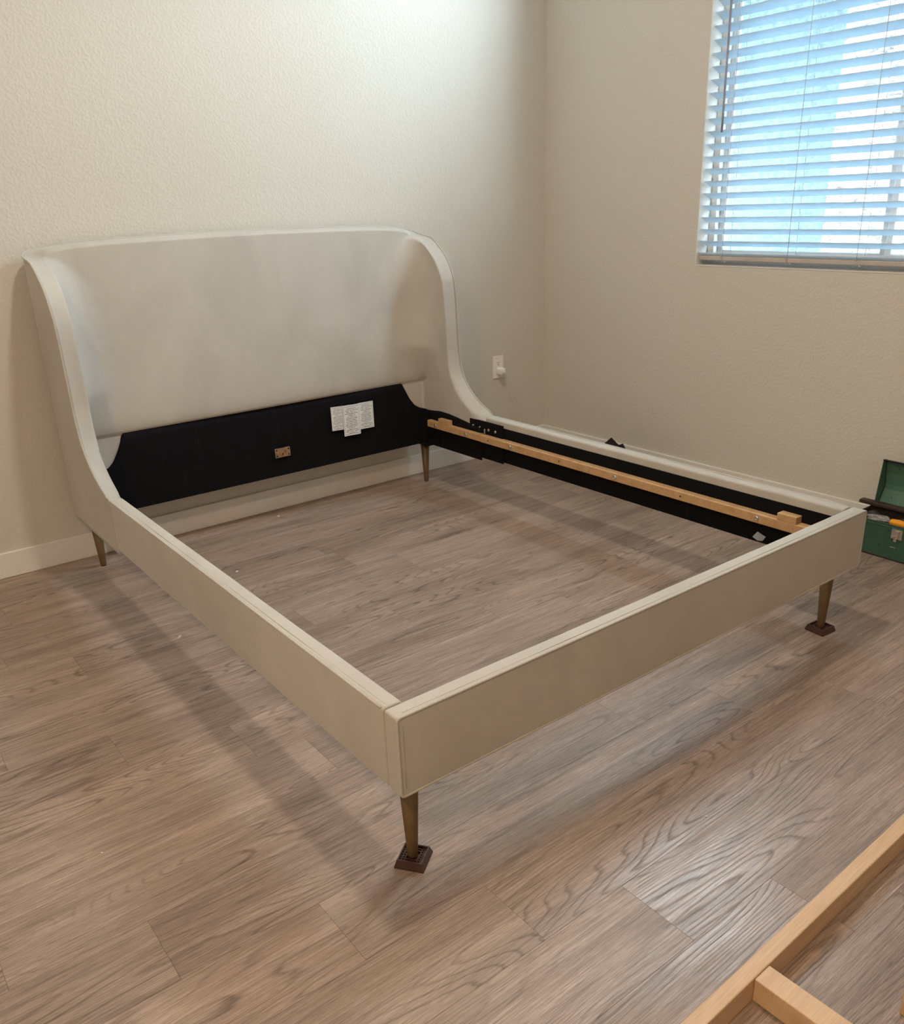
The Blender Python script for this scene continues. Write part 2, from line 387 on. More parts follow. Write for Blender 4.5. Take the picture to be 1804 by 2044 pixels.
def interp(tab, x):
    if x <= tab[0][0]: return tab[0][1]
    for (a, b), (c, d) in zip(tab, tab[1:]):
        if x <= c: return b + (d-b)*(x-a)/(c-a)
    return tab[-1][1]
YB, RO = 2.262, .055          # outer back plane, outer corner radius
HW = W/2
ARC = RO*math.pi/2
A1 = HW-RO; A2 = A1+ARC       # arc coordinate where the corner starts and ends
def a_of_y(y): return A2 + (YB-RO-y)
prof = [(.20, a_of_y(LJ)), (.398, a_of_y(LJ)), (.405, a_of_y(1.708)), (.42, a_of_y(1.748)), (.445, a_of_y(1.803)), (.475, a_of_y(1.847)), (.51, a_of_y(1.882)), (.545, a_of_y(1.908)),
        (.58, a_of_y(1.922)), (.665, a_of_y(1.937)), (.767, a_of_y(1.940)), (.884, a_of_y(1.946)), (.964, a_of_y(1.955)), (1.026, a_of_y(1.985)),
        (1.06, a_of_y(2.008)), (1.087, a_of_y(2.04)), (1.115, a_of_y(2.075)), (1.14, a_of_y(2.118)), (1.155, .862), (1.168, .832), (1.18, .79), (1.189, .73), (1.196, .62), (1.2005, .45), (1.203, .22), (1.204, .03)]
def smooth_prof(z):
    if z < .40: return interp(prof, z)
    h = .012 if z < 1.12 else .002
    return sum(interp(prof, min(1.204, max(.3985, z+h*q))) for q in (-1, -.5, 0, .5, 1))/5
def outer(a):
    s_, b = (1 if a >= 0 else -1), abs(a)
    if b <= A1: x, y = b, YB
    elif b <= A2:
        q = (b-A1)/RO; x, y = A1+RO*math.sin(q), YB-RO+RO*math.cos(q)
    else: x, y = HW, YB-RO-(b-A2)
    return HW+s_*x, y
TWI, YP = .058, 2.148         # wing thickness, panel front plane
def inner(a, z, S_=None):
    """front face point for arc coordinate a at height z: large fillet over the seam, sharp crease under it"""
    seam = .508
    if S_ is None: S_ = smooth_prof(z)
    yend = YB-RO-(S_-A2)                         # where the wing ends at this height
    up = 1 if z >= seam else 0
    puff = .010*(1-math.exp(-abs(z-seam)/.022))+.004 if up else 0
    yp = YP+.004-puff+(.062*min(1, (z-seam)/.70)**1.3 if up else 0)
    xi = HW-TWI+(.004-.35*puff if up else .002)
    yp -= .010*math.exp(-(abs(a)/.55)**2)*(1 if up else .2)
    R = .012+.21*min(1, (z-seam)/.24)**.8 if up else .012
    R = min(R, max(.012, (yp-yend)*.80))
    s_, b = (1 if a >= 0 else -1), abs(a)
    F0 = A1-max(0, R-.03); F1 = A2+max(0, R-.06)
    if b <= F0: x, y = (xi-R)*b/F0, yp
    elif b <= F1:
        q = (b-F0)/(F1-F0)*math.pi/2; x, y = xi-R+R*math.sin(q), yp-R+R*math.cos(q)
    else:
        yo, yo1 = outer(b)[1], outer(F1)[1]; off = yo1-(yp-R)
        x, y = xi, yo-off*min(1, max(0, (yo-yend)/max(1e-4, yo1-yend)))
    return HW+s_*x, y
def ztop(b):
    lo, hi = .40, 1.204
    for _ in range(22):
        mid = (lo+hi)/2
        if smooth_prof(mid) > b: lo = mid
        else: hi = mid
    return lo
ZTT = [(i*.012, ztop(i*.012)) for i in range(0, 125)]
def g_of(a, z, S_):
    d1 = max(0, S_-abs(a)) if z > .3975 else 9
    d2 = max(0, interp(ZTT, abs(a))-z)
    if abs(a) < A2*.97: d = d2
    else: d = min(d1, d2) if z > .3975 else d2
    # true distance to a sloping edge
    if d1 < 9 and d1 > 1e-6 and d2 > 1e-6 and abs(a) > A1: d = d1*d2/math.sqrt(d1*d1+d2*d2)
    k_ = min(1, max(0, abs(a)-.70)/.32); k_ = k_*k_*(3-2*k_)
    r = .016+.027*k_
    t = min(1, d/r); return 1-(1-t)**2.2
NC = 150
zs = [.203+(.398-.203)*i/8 for i in range(9)] + [.398+(.51-.398)*i/16 for i in range(1, 17)] + [.51+(.56-.51)*i/8 for i in range(1, 9)] + \
     [.56+(1.06-.56)*i/36 for i in range(1, 37)] + [1.06+.1439*math.sin(math.pi/2*i/34) for i in range(1, 35)]
V, F = [], []
NCC = NC+1
for side in (0, 1):
    for z in zs:
        S_ = smooth_prof(z)
        for j in range(NCC):
            c = -1+2*j/NC; c = math.copysign(1-(1-abs(c))**1.35, c); a = c*S_
            ox, oy = outer(a)
            if side == 0: V.append((ox, oy, z))
            else:
                ix, iy = inner(a, z, S_); g = g_of(a, z, S_)
                V.append((ox+(ix-ox)*g, oy+(iy-oy)*g, z))
NR = len(zs)
for side in (0, 1):
    b0 = side*NR*NCC
    for i in range(NR-1):
        for j in range(NC):
            q = (b0+i*NCC+j, b0+i*NCC+j+1, b0+(i+1)*NCC+j+1, b0+(i+1)*NCC+j)
            F.append(q if side == 1 else q[::-1])
o2 = NR*NCC
for j in range(NC):
    F.append((j, j+1, o2+j+1, o2+j)); e = (NR-1)*NCC
    F.append((e+j, o2+e+j, o2+e+j+1, e+j+1))
for i in range(NR-1):
    F.append((i*NCC, o2+i*NCC, o2+(i+1)*NCC, (i+1)*NCC)); F.append((i*NCC+NC, (i+1)*NCC+NC, o2+(i+1)*NCC+NC, o2+i*NCC+NC))
bm = bmesh.new(); me = bpy.data.meshes.new('t'); me.from_pydata(V, [], F); bm.from_mesh(me); bpy.data.meshes.remove(me)
bmesh.ops.remove_doubles(bm, verts=bm.verts, dist=.00015)
head = bmobj('headboard', bm, 'fabric', None, True); bedpart(head)
HL = BL
def sub(o, parent):                     # world-built mesh becomes a sub-part of a bed part
    o.parent = parent; return o
# headboard piping along the outer edge
pz = [.30, .36, .392] + [.40+.0125*i for i in range(57)] + [1.115+.088*math.sin(math.pi/2*i/24) for i in range(1, 25)]
pl = [(*outer(-smooth_prof(z)), z) for z in pz]; pr = [(*outer(smooth_prof(z)), z) for z in reversed(pz)]
push = lambda p: (p[0]+(-.0015 if p[0] < HW else .0015)*(1 if abs(p[0]-HW) > .8 else 0), p[1], p[2]+.0005)
sub(tube('piping', [push(p) for p in pl+pr][3:-3], .0032, 'fabric', None, 8), head)
# black lining over the lower inside of the headboard
edge_r = [(0, .506), (.660, .506), (.680, .468), (.703, .425), (.728, .394), (.757, .376), (.785, .368), (.83, .366)]
edge_l = [(0, .506), (.634, .506), (.642, .478), (.661, .438), (.684, .400), (.705, .382), (.74, .371), (.83, .366)]
wing_z = [(1.6, .352), (1.78, .352), (1.835, .360), (1.90, .368), (1.95, .373), (2.02, .375), (2.10, .367), (2.2, .366)]
cols = []
for j in range(321):
    a = -a_of_y(1.715)+2*a_of_y(1.715)*j/320; cols.append(Vector((*inner(a, .35), 0)))
V, F = [], []; KR = 10; NL = len(cols)
for j, p in enumerate(cols):
    tg = (cols[min(j+1, NL-1)]-cols[max(j-1, 0)]).normalized(); nr = Vector((tg.y, -tg.x, 0))
    top = interp(edge_l if p.x < HW else edge_r, abs(p.x-HW)) if p.y > YP-.02 else interp(wing_z, p.y)
    for i in range(KR+1):
        z = .2005+(top-.2005)*i/KR
        wr = (.0010*math.sin(p.x*37+z*55)+.0006*math.sin(p.x*90-z*30))*math.sin(math.pi*i/KR)
        q = p+nr*(.0045+wr); V.append((q.x, q.y, z))
    q = p-nr*.004; V.append((q.x, q.y, top))
KC = KR+2
for j in range(NL-1):
    for i in range(KC-1): F.append((j*KC+i, (j+1)*KC+i, (j+1)*KC+i+1, j*KC+i+1))
lin = sub(mesh('black_lining', V, F, 'black', None, True), head); lin['label'] = 'black cloth lining stapled below the padding'
# paper tags on the lining
def paper(x0, x1, z0, z1, y, tilt):
    V, F = [], []; n = 6
    for i in range(n+1):
        x = x0+(x1-x0)*i/n; yy = y+.0009*math.sin(i*1.7+x0*9); dz = tilt*(i/n)
        V += [(x, yy, z0+dz), (x, yy, z1+dz), (x, yy+.0006, z0+dz), (x, yy+.0006, z1+dz)]
    for i in range(n):
        a, b = 4*i, 4*i+4; F += [(a, b, b+1, a+1), (a+2, a+3, b+3, b+2), (a+1, b+1, b+3, a+3), (a, a+2, b+2, b)]
    F += [(0, 1, 3, 2), (4*n, 4*n+2, 4*n+3, 4*n+1)]
    return sub(mesh('paper_label', V, F, 'printed', None), lin_parent)
lin_parent = head
ypap = YP-.0125
paper(1.108, 1.172, .352, .459, ypap, -.003); paper(1.25, 1.329, .334, .455, ypap, -.001); paper(1.167, 1.254, .317, .456, ypap-.0022, -.002)
# slotted hook plate for the centre support
pl_ = box('hook_plate', (.821, YP-.0135, .284), (.893, YP-.0095, .325), 'brass', None, .0015, 2); sub(pl_, head); pl_['label'] = 'brassy slotted hook plate'
for x in (.843, .871): sub(box('hook', (x-.003, YP-.024, .297), (x+.003, YP-.013, .317), 'brass', None, .001), head)
for x, z in ((.829, .317), (.885, .317), (.829, .292), (.885, .292), (.857, .298)): sub(box('screw_hole', (x-.0032, YP-.0142, z-.0032), (x+.0032, YP-.0134, z+.0032), 'bore', None, .0009, 1), head)

# side rails
def bar_profile(x0, x1, z0, z1, rt, rb, n=5):
    P = []
    for cx, cz, r, a0 in ((x1-rb, z0+rb, rb, -90), (x1-rt, z1-rt, rt, 0), (x0+rt, z1-rt, rt, 90), (x0+rb, z0+rb, rb, 180)):
        for i in range(n+1):
            q = math.radians(a0+90*i/n); P.append((cx+r*math.cos(q), cz+r*math.sin(q)))
    return P
def rail_mesh(x0, x1, y0, y1, z0, z1, rt, rb, end=.007, nseg=30, wav=.0008, ax='y'):
    P = bar_profile(x0, x1, z0, z1, rt, rb); n = len(P); cx, cz = (x0+x1)/2, (z0+z1)/2
    ys = [y0+end*(1-math.cos(math.pi/2*i/4)) for i in range(4)]; ys += [y0+end+(y1-y0-2*end)*i/nseg for i in range(nseg+1)]; ys += [y1-end*(1-math.cos(math.pi/2*i/4)) for i in (3, 2, 1, 0)]
    V, F = [], []
    for y in ys:
        d = min(y-y0, y1-y); t = 1 if d >= end else math.sqrt(max(0, 1-(1-d/end)**2)); ins = end*.8*(1-t)
        ww = wav*math.sin(y*9)+wav*.6*math.sin(y*23+1)
        for (x, z) in P:
            xx = cx+(x-cx)*(1-ins/(x1-x0)*2)+(ww if z < z1-.03 else 0); zz = cz+(z-cz)*(1-ins/(z1-z0)*2)+ww*.5
            V.append((xx, y, zz) if ax == 'y' else (y, xx, zz))
    for i in range(len(ys)-1):
        for k in range(n): F.append((i*n+k, i*n+(k+1) % n, (i+1)*n+(k+1) % n, (i+1)*n+k))
    F.append(tuple(range(n))[::-1]); F.append(tuple(range((len(ys)-1)*n, len(ys)*n)))
    bm = bmesh.new(); me = bpy.data.meshes.new('t'); me.from_pydata(V, [], F); bm.from_mesh(me); bpy.data.meshes.remove(me); return bm
def bolt(y, z, x, sgn, parent, r=.0085):
    o = lathe('bolt', [(r, 0), (r, .0015), (r*.8, .0035), (r*.35, .0042), (r*.3, .0018)], 'steel', None, 14, (x, y, z), 'x')
    if sgn < 0: o.scale = (-1, 1, 1)
    return sub(o, parent)
for side in (0, 1):
    x0, x1 = (0, TR) if side == 0 else (W-TR, W)
    r = bedpart(bmobj('side_rail', rail_mesh(x0, x1, TF+.0025, LJ-.0005, ZB, ZT, .009, .006, .005), 'fabric', None, True))
    xo = .0012 if side == 0 else W-.0012; s_ = 1 if side == 0 else -1
    sub(tube('piping', [(xo+s_*.0002, TF+.010+(LJ-.015-TF)*i/30, ZT-.0016) for i in range(31)], .0028, 'fabric', None, 8), r)
    sub(tube('seam', [(xo+s_*.0115, TF+.010+(LJ-.02-TF)*i/30, ZT+.0001) for i in range(31)], .0006, 'stitch', None, 5), r)
    sub(tube('seam', [(xo+s_*.0002, TF+.0135, ZB+.012+(ZT-ZB-.02)*i/6) for i in range(7)], .0007, 'stitch', None, 5), r)
    xi = TR if side == 0 else W-TR
    a, b = sorted((xi-s_*.002, xi+s_*.004))
    l_ = sub(box('inner_lining', (a, TF+.001, ZB-.001), (b, LJ, .369), 'black', None, .001), r)
    # ledger strips for the slats
    f0 = xi+s_*.003; f1 = xi+s_*.036
    a, b = sorted((f0, f1))
    for (y0, y1, dz) in ((1.703, 2.092, .001), (.060, 1.699, 0)):
        sub(box('ledger_strip', (a, y0, .293+dz), (b, y1, .3245+dz), 'beech', None, .0025, 2, center=True), r)
    for (y0, y1) in ((1.925, 2.005), (.172, .238)):
        sub(box('slat_stop', (a, y0, .3235), (b, y1, .347), 'beech', None, .002, 2, center=True), r)
    for y in (2.03, 1.80, 1.50, .91, .307): bolt(y, .309, f1, s_, r)
    for y in (1.645, 1.204, .608): sub(lathe('bolt_hole', [(.0034, -.0006), (.0034, .0006)], 'bore', None, 10, (f1, y, .309), 'x'), r)
    # black steel joint bracket
    a, b = sorted((xi+s_*.003, xi+s_*.011))
    br = sub(box('bracket', (a, 1.575, .212), (b, 1.80, .381), 'black', None, .002), r)
    for y, z in ((1.775, .350), (1.728, .3485), (1.668, .3475), (1.622, .347)): bolt(y, z, xi+s_*.0105, s_, r, .006)
    sub(lathe('pin', [(.0035, 0), (.0035, .024), (.002, .026)], 'steel', None, 10, (xi+s_*.017, 1.688, .324)), r)
    if side == 1:
        V = [(xi-.0052, y, z) for y, z in ((.335, .230), (.318, .253), (.287, .243), (.297, .226), (.315, .222))]
        V += [(v[0]+.0006, v[1], v[2]) for v in V]
        n = 5; F = [tuple(range(n)), tuple(range(n, 2*n))[::-1]]+[(i, (i+1) % n, n+(i+1) % n, n+i) for i in range(n)]
        sub(mesh('small_tag', V, F, 'tag'), r)

# footboard
fb = bedpart(bmobj('footboard', rail_mesh(0, TF, 0, W, ZB, ZT, .008, .006, .006, 40, .0006, 'x'), 'fabric', None, True))
ins = .0014
loop = []
def arc(cx, cz, r, a0, a1, n=6): return [(cx+r*math.cos(math.radians(a0+(a1-a0)*i/n)), .0014, cz+r*math.sin(math.radians(a0+(a1-a0)*i/n))) for i in range(n+1)]
rr = .008
loop += arc(W-ins-rr, ZT-ins-rr, rr, 0, 90)+[(W-ins-rr-(W-2*ins-2*rr)*i/40, .0014, ZT-ins) for i in range(1, 40)]+arc(ins+rr, ZT-ins-rr, rr, 90, 180)
loop += arc(ins+rr, ZB+ins+rr, rr, 180, 270)+arc(W-ins-rr, ZB+ins+rr, rr, 270, 360)
sub(tube('piping', loop, .0030, 'fabric', None, 8, True), fb)
sub(tube('seam', [(.02+(W-.04)*i/40, .0118, ZT+.0002) for i in range(41)], .0006, 'stitch', None, 5), fb)
sub(tube('seam', [(.0125, -.0001, ZB+.02+(ZT-ZB-.04)*i/8) for i in range(9)], .0006, 'stitch', None, 5), fb)
sub(box('inner_lining', (.01, TF-.001, ZB), (W-.01, TF+.003, .369), 'black', None, .001), fb)

# legs
for (x, y, zb, zt_) in ((.0545, .058, .0095, .226), (W-.066, .058, .0095, .226), (.053, 2.16, 0, .199), (W-.053, 2.16, 0, .199)):
    lg = lathe('leg', [(.0105, zb+.003), (.0112, zb+.006), (.0215, zt_)], 'leg', None, 24, (x, y, 0)); bedpart(lg)
    if zb == 0: fp = lathe('foot_pad', [(.0098, 0), (.0098, .0032)], 'foot', lg, 20)
    else: fp = lathe('foot_pad', [(.0098, zb), (.0098, zb+.0032)], 'foot', lg, 20)
# plates that carry the headboard legs
for x in (.055, W-.055): sub(box('leg_plate', (x-.035, 2.09, .196), (x+.035, 2.23, .204), 'black', None, .002), head)
# caster cups under the two legs at the foot
def caster(x, y, rz, lab):
    t = tag(empty('caster_cup', (x, y, 0), rz), lab, 'caster cup', 'caster cups under the foot legs')
    h, tp, hh = .0325, .0272, .019
    V = [(-h, -h, .002), (h, -h, .002), (h, h, .002), (-h, h, .002), (-tp, -tp, hh), (tp, -tp, hh), (tp, tp, hh), (-tp, tp, hh)]
    q = .0245; V += [(-q, -q, hh), (q, -q, hh), (q, q, hh), (-q, q, hh), (-q, -q, .008), (q, -q, .008), (q, q, .008), (-q, q, .008)]
    F = [(0, 3, 2, 1), (0, 1, 5, 4), (1, 2, 6, 5), (2, 3, 7, 6), (3, 0, 4, 7)]
    for a, b in ((4, 8), (8, 12)): F += [(a+i, a+(i+1) % 4, b+(i+1) % 4, b+i) for i in range(4)]
    F.append((12, 13, 14, 15))
    bm = bmesh.new(); me = bpy.data.meshes.new('t'); me.from_pydata(V, [], F); bm.from_mesh(me); bpy.data.meshes.remove(me)
    mesh_o = bmobj('cup', bm, 'caster', t)
    bm = bmesh.new()
    for i in range(-3, 4):
        c = i*.0068
        for (e0, e1) in (((-q, q),) if abs(i) > 1 else ((-q, -.0135), (.0135, q))): bm_box(bm, (c-.0011, e0, .007), (c+.0011, e1, .0145))
        if abs(i) > 1: bm_box(bm, (-q, c-.0011, .007), (q, c+.0011, .0145))
    bmobj('rib_grid', bm, 'caster', t)
    lathe('centre_recess', [(.0125, .007), (.0125, .0095)], 'caster', t, 18)
    box('felt_base', (-.032, -.032, 0), (.032, .032, .0024), 'foot', t)
caster(.0545, .056, math.radians(36), 'square brown caster cup under the foot leg away from the window wall')
caster(W-.066, .058, math.radians(-5), 'square brown caster cup under the foot leg beside the green toolbox')

# ------------------------------------------------------------------ window blind
bl = tag(empty('window_blind', (XW+.035, (WY0+WY1)/2, WZ0)), 'white horizontal slat blind hanging half open in the window', 'blind')
BO = bl.location
def bsub(o): o.location = o.location - BO; o.parent = bl; return o
PITCH_S, TILT, SW = .0484, math.radians(25), .050
yl, yr = WY1-.006, WY0+.006
zf0 = 1.042; xf = XW+.018
V, F = [], []; NS = 7
prof_s = []
for i in range(NS):
    u = i/(NS-1); d = u*SW; crown = .0022*(1-(2*u-1)**2)
    prof_s.append((d*math.cos(TILT)+crown*math.sin(TILT), -d*math.sin(TILT)+crown*math.cos(TILT)))
for y in (yl, yr):
    for (dx, dz) in prof_s: V.append((dx, y, dz))
    for (dx, dz) in prof_s: V.append((dx, y, dz-.0026))
n2 = 2*NS
for i in range(NS-1):
    F.append((i, n2+i, n2+i+1, i+1)); F.append((NS+i, NS+i+1, n2+NS+i+1, n2+NS+i))
F += [(0, NS, n2+NS, n2), (NS-1, n2+NS-1, n2+2*NS-1, 2*NS-1), tuple(range(NS))+tuple(range(2*NS-1, NS-1, -1)), tuple(n2+i for i in range(NS))[::-1]+tuple(n2+NS+i for i in range(NS))]
bm = bmesh.new(); me = bpy.data.meshes.new('slat'); me.from_pydata(V, [], F); bm.from_mesh(me)
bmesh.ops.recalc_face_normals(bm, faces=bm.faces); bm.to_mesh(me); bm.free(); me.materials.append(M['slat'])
nsl = 0
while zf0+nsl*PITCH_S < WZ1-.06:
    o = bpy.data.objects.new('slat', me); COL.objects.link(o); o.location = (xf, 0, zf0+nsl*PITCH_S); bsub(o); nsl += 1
for i, zz in enumerate((1.0345, 1.0300)):
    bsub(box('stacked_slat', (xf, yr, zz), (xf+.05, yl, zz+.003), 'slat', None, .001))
bsub(box('bottom_rail', (xf-.001, yr, 1.010), (xf+.051, yl, 1.0285), 'rail', None, .003))
bsub(box('head_rail', (XW+.012, yr, WZ1-.055), (XW+.072, yl, WZ1-.001), 'vinyl', None, .003))
ztop_b = WZ1-.055
for yc in (1.209, .898, .607, .31, .0):
    bsub(tube('ladder_cord', [(xf-.0015, yc, 1.0+(ztop_b-1.0)*i/4) for i in range(5)], .0011, 'cord', None, 5))
    bsub(tube('ladder_cord', [(xf+SW*math.cos(TILT)+.001, yc-.006, 1.0+(ztop_b-1.0)*i/4) for i in range(5)], .0009, 'cord', None, 5))
    kn = [(xf-.002, yc+.012*math.sin(t_*.9)*(1-t_/9), 1.030-.0035*t_+.004*math.sin(t_*1.9)) for t_ in range(8)]
    bsub(tube('cord_loop', kn, .0011, 'cord', None, 5))
    bsub(lathe('cord_plug', [(.004, 0), (.005, .004), (.003, .009)], 'cord', None, 10, (xf+.004, yc-.012, 1.0025)))
bsub(tube('tilt_wand', [(XW+.004, 1.248, 1.516+(ztop_b+.01-1.516)*i/6) for i in range(7)], .0045, 'wand', None, 6))

# ------------------------------------------------------------------ outlet and charger
ot = tag(empty('wall_outlet', (2.218, YW, .467)), 'white duplex wall outlet beside the headboard', 'outlet')
box('cover_plate', (-.0355, -.006, -.0585), (.0355, .0005, .0585), 'plate', ot, .0025, 2)
box('receptacle', (-.0165, -.0075, -.0335), (.0165, -.004, .0335), 'plate', ot, .001)
for dz in (.0185, -.0185):
    box('socket_slot', (-.0075, -.0079, dz), (-.0052, -.0072, dz+.0085), 'slot', ot); box('socket_slot', (.0052, -.0079, dz+.0005), (.0072, -.0072, dz+.0075), 'slot', ot); box('socket_slot', (-.0025, -.0079, dz-.0095), (.0025, -.0072, dz-.0045), 'slot', ot, .001, 1)
for s_ in (-1, 1): box('plate_screw', (-.0025, -.0066, s_*.047-.0025), (.0025, -.0058, s_*.047+.0025), 'plate', ot, .0008, 1)
ch = tag(empty('phone_charger', (2.2195, YW-.0075, .4475)), 'white cube phone charger plugged into the outlet with trailing cable', 'charger')
box('plug_body', (-.0165, -.036, -.0165), (.0165, 0, .0165), 'plug', ch, .0045, 3, True)
tube('connector', [(0, -.034, -.001), (0, -.050, -.0015)], .0042, 'plug', ch, 10)
cpts = [(2.2195, 2.244, .4468), (2.2215, 2.236, .4445), (2.2245, 2.229, .436), (2.233, 2.226, .415), (2.245, 2.228, .385), (2.262, 2.232, .345), (2.285, 2.238, .30), (2.312, 2.244, .255), (2.33, 2.248, .21), (2.335, 2.25, .165), (2.33, 2.25, .11), (2.31, 2.245, .05), (2.27, 2.23, .012), (2.20, 2.19, .003), (2.12, 2.17, .0022)]
def crom(P, n=5):
    P = [Vector(p) for p in P]; out = []
    for i in range(len(P)-1):
        p0, p1, p2, p3 = P[max(i-1, 0)], P[i], P[i+1], P[min(i+2, len(P)-1)]
        for k_ in range(n):
            t = k_/n; out.append(.5*((2*p1)+(p2-p0)*t+(2*p0-5*p1+4*p2-p3)*t*t+(3*p1-p0-3*p2+p3)*t**3))
    return out+[P[-1]]
cb = tube('cable', [p-ch.location for p in crom(cpts)], .0017, 'cable', ch, 8)

# ------------------------------------------------------------------ toolbox
X0, X1, Y0, Y1, ZX = 2.304, 2.45, -.10, .356, .134
tb = tag(empty('toolbox', ((X0+X1)/2, (Y0+Y1)/2, 0)), 'dented green metal toolbox standing open by the window wall', 'toolbox')
TO = tb.location
def tsub(o, parent=None): o.location = o.location-TO if parent is None else o.location; o.parent = parent or tb; return o
bm = bmesh.new(); t_ = .002
for a, b in (((X0, Y0, .002), (X1, Y1, .005)), ((X0, Y0, .002), (X0+t_, Y1, ZX)), ((X1-t_, Y0, .002), (X1, Y1, ZX)), ((X0, Y0, .002), (X1, Y0+t_, ZX)), ((X0, Y1-t_, .002), (X1, Y1, ZX))): bm_box(bm, a, b, .0008, 1)
tsub(bmobj('body', bm, 'green'))
bm = bmesh.new()
for a, b in (((X0-.002, Y0-.002, ZX-.012), (X0+.001, Y1+.002, ZX-.006)), ((X0-.0015, Y0, ZX-.002), (X0+.003, Y1, ZX+.002)), ((X0, Y1-.003, ZX-.002), (X1, Y1+.0015, ZX+.002)), ((X0, Y0-.0015, ZX-.002), (X1, Y0+.003, ZX+.002))): bm_box(bm, a, b, .0008, 1)
tsub(bmobj('rim', bm, 'green'))
bm = bmesh.new(); bm_box(bm, (X0-.001, Y0-.001, 0), (X1+.001, Y1+.001, .006), .001, 1); tsub(bmobj('base_skirt', bm, 'foot'))
# opened lid: peaked tray hinged on the back edge, swung up and back
lid_prof = [(0, 0), (0, .026), (.066, .052), (.086, .052), (.180, .026), (.180, 0)]   # depth from hinge, height over the rim (closed)
ang = math.radians(98)
def lidp(d, h): # rotate about hinge
    x, z = -d, h; return (X1-.002 + x*math.cos(ang)+z*math.sin(ang), ZX+.004 - x*math.sin(ang)+z*math.cos(ang))
V, F = [], []
for y in (Y1-.012, Y0):
    for (d_, h_) in lid_prof: V.append((lidp(d_, h_)[0], y, lidp(d_, h_)[1]))
n = len(lid_prof)
outerV = V[:]
for i in range(n-1): F.append((i, i+1, n+i+1, n+i))
F.append(tuple(range(n))[::-1]); F.append(tuple(range(n, 2*n)))
lid = mesh('lid', V, F, 'greenin'); so = lid.modifiers.new('thickness', 'SOLIDIFY'); so.thickness = .002; so.offset = 0
tsub(lid)
pp = [(lidp(*lid_prof[i])[0], Y1-.0115, lidp(*lid_prof[i])[1]) for i in range(n)]; pq = [(p[0], Y0-.0005, p[2]) for p in reversed(pp)]
rim = tsub(tube('lid_rim', pp+pq, .003, 'foot', None, 6))
# latch on the front
yl_ = .176
lt = tsub(box('latch', (X0-.004, yl_-.020, .086), (X0, yl_+.020, .124), 'chrome', None, .0012))
bm = bmesh.new(); bm_box(bm, (X0-.010, yl_-.009, .092), (X0-.003, yl_+.009, .120), .002); bm_box(bm, (X0-.020, yl_-.002, .094), (X0-.006, yl_+.014, .102), .002); bm_box(bm, (X0-.014, yl_-.006, .078), (X0-.003, yl_+.006, .096), .003)
tsub(bmobj('latch_hook', bm, 'chrome'))
tsub(box('latch_slot', (X0-.0015, yl_-.002, .050), (X0+.0005, yl_+.018, .0525), 'chrome', None, .0004, 1))
# lift-out tray inside
bm = bmesh.new()
tx0, tx1, ty0, ty1, tz = X0+.012, X1-.008, Y0+.012, Y1+.026, .160
for a, b in (((tx0, ty0, .095), (tx1, Y1-.004, .098)), ((tx0, ty0, .095), (tx0+.002, Y1-.004, .128)), ((tx1-.004, ty0, .095), (tx1, Y1-.004, tz)), ((tx0, ty0, .095), (tx1, ty0+.002, .135)), ((tx0, Y1-.006, .095), (tx1, Y1-.004, .135))): bm_box(bm, a, b, .0005, 1)
bm_box(bm, (tx1-.030, ty0, tz-.010), (tx1+.002, ty1+.004, tz+.004), .003, 2)
tr_ = tsub(bmobj('tray', bm, 'tray'))
# things in the tray
def blob(name, c, r, mat, seed, amp=.35, fl=1):
    rnd = random.Random(seed); bm = bmesh.new(); bmesh.ops.create_icosphere(bm, subdivisions=4, radius=1)
    ph = [(rnd.uniform(2, 7), rnd.uniform(2, 7), rnd.uniform(2, 7), rnd.uniform(0, 6)) for _ in range(7)]
    for v in bm.verts:
        p = v.co.copy(); q = sum(math.sin(a*p.x+b*p.y+c_*p.z+d_)*(1/(1+.25*(a+b))) for a, b, c_, d_ in ph)
        v.co = Vector((p.x*r[0], p.y*r[1], p.z*r[2]))*(1+amp*q*.6)
        if v.co.z < -r[2]*.6: v.co.z = -r[2]*.6
    return bmobj(name, bm, mat, None, True, Vector(c))
pb = tag(blob('plastic_bag', (2.357, .272, .121), (.026, .048, .020), 'film', 3, .22), 'crumpled clear plastic bag of hardware in the toolbox tray', 'bag')
dr = tag(blob('tool_pouch', (2.398, .315, .118), (.020, .026, .020), 'darkrag', 8, .12), 'dark grey pouch at the end of the toolbox tray', 'pouch')
dr2 = tag(blob('folded_rag', (2.398, .15, .118), (.016, .075, .020), 'darkrag', 5, .10), 'dark grey rag along the back of the toolbox tray', 'rag')
oh = tag(empty('orange_tool', (2.332, .160, .1285)), 'orange handled tool lying at the front of the toolbox', 'tool')
lathe('handle', [(.006, -.062), (.013, -.056), (.0155, -.03), (.0135, 0), (.0155, .03), (.013, .056), (.006, .062)], 'orange', oh, 16, (0, 0, .006), 'y')
lathe('shaft', [(.0035, -.15), (.0035, -.058)], 'steel', oh, 10, (0, 0, .006), 'y')
lb = tag(blob('plastic_sheet', (2.40, -.01, .118), (.018, .06, .018), 'film', 12, .2), 'thin clear plastic sheet at the back of the toolbox tray', 'plastic sheet')

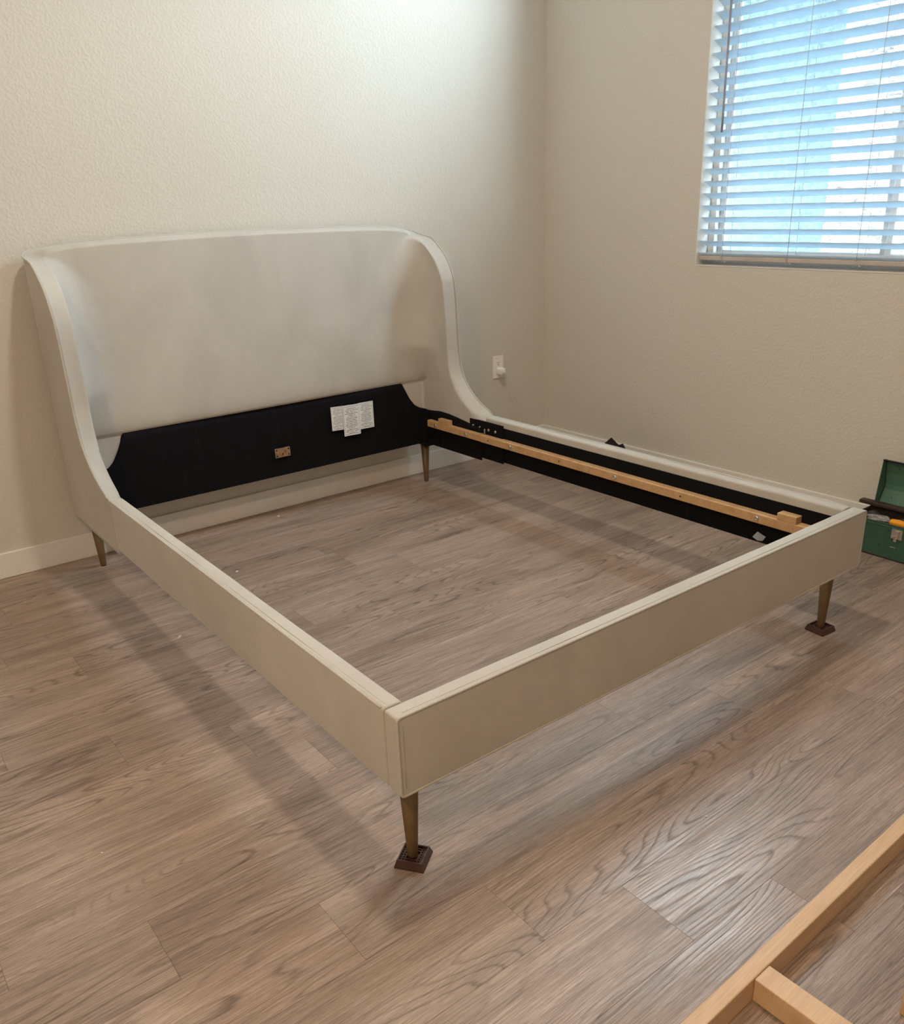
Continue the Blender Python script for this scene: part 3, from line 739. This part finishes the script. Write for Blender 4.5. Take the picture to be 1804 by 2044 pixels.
# black folded plastic on the floor between rail and wall
V = [(2.17, 1.73, 0), (2.20, 1.40, 0), (2.42, 1.42, 0), (2.40, 1.70, 0), (2.27, 1.71, .125), (2.285, 1.60, .168), (2.30, 1.562, .208), (2.295, 1.545, .165), (2.30, 1.51, .178), (2.30, 1.488, .192), (2.295, 1.465, .172), (2.28, 1.40, .125), (2.36, 1.60, .10), (2.36, 1.48, .10)]
F = [(0, 5, 4), (0, 7, 5), (0, 1, 7), (1, 10, 7), (1, 11, 10), (5, 7, 6), (7, 8, 6), (7, 9, 8), (7, 10, 9), (3, 4, 12), (4, 5, 12), (5, 6, 12), (6, 8, 12), (8, 13, 12), (8, 9, 13), (9, 10, 13), (10, 11, 13), (2, 3, 12, 13), (2, 13, 11), (1, 2, 11), (0, 4, 3), (0, 3, 2, 1)]
bm = bmesh.new(); me = bpy.data.meshes.new('t'); me.from_pydata(V, [], F); bm.from_mesh(me); bpy.data.meshes.remove(me)
tag(bmobj('black_plastic_wrap', bm, 'blackbag'), 'black folded wrapping with pointed edges on the floor behind the side rail', 'wrapping')

# ------------------------------------------------------------------ loose slat frame at the near corner
an = math.atan(.0236)
fr = tag(empty('support_frame', (.2, -.5606, 0), an), 'pale maple support frame lying loose on the floor at the foot of the bed', 'wooden frame')
def fpart(nm, a, b): return box(nm, a, b, 'pine', fr, .0022, 2, center=True)
fpart('long_beam', (-.55, -.029, 0), (1.25, 0, .052))
fpart('cross_beam', (.1035, -.62, .002), (.1475, -.0292, .0505))
fpart('cross_beam', (1.00, -.62, .002), (1.044, -.0292, .0505))
fpart('upright_block', (.266, -.262, 0), (.324, -.2, .16))
fpart('brace', (.1475, -.262, .004), (.2665, -.236, .045))

# ------------------------------------------------------------------ lint on the floor
for i, (x, y, s_, lab) in enumerate((
        (.052, 1.368, .009, 'curled pale lint strand on the floor outside the side rail'),
        (.425, 1.741, .007, 'pale lint tuft on the floor inside the bed frame'),
        (.834, 2.20, .006, 'small lint wisp on the floor below the headboard lining'),
        (-.45, .505, .003, 'tiny white speck on the floor beyond the rail shadow'),
        (.631, -.251, .0025, 'tiny white speck on the floor beside the loose wooden frame'))):
    pts = [(x+s_*math.sin(k_*1.3+i)*(.5+.1*k_), y+s_*math.cos(k_*.9+i*2)*(.4+.1*k_), .0010+.0006*(k_ % 2)) for k_ in range(8)]
    c = Vector((pts[0][0], pts[0][1], 0)); o = tube('lint_scrap', [Vector(p)-c for p in pts], .0010 if s_ > .005 else .0008, 'lint', None, 5); o.location = c
    tag(o, lab, 'lint', 'lint scraps on the floor')

# ------------------------------------------------------------------ ceiling lights (above the frame)
sh = M['shade']; nt = sh.node_tree; b_ = nt.nodes['Principled BSDF']
b_.inputs['Base Color'].default_value = (.9, .87, .8, 1); b_.inputs['Roughness'].default_value = .4
def ceiling_lamp(x, y, r, power, col, lab):
    t = tag(empty('ceiling_light', (x, y, ZC)), lab, 'ceiling light')
    lathe('base_ring', [(r+.012, 0), (r+.012, -.03), (r, -.034), (r, -.004)], 'lampmetal', t, 40)
    ld = bpy.data.lights.new('lamp', 'AREA'); ld.shape = 'DISK'; ld.size = 2*r*.96; ld.energy = power; ld.color = col
    lo = bpy.data.objects.new('lamp', ld); COL.objects.link(lo); lo.parent = t; lo.location = (0, 0, -.037)
ceiling_lamp(.62, .56, .11, LAMP_MAIN, WARM_MAIN, 'round warm flush ceiling light over the bed')
ceiling_lamp(-1.8, -1.0, .13, LAMP_DOOR, WARM_DOOR, 'round warm flush ceiling light added in place of light from the doorway')  # unseen lamp added for the warm light from the doorway side
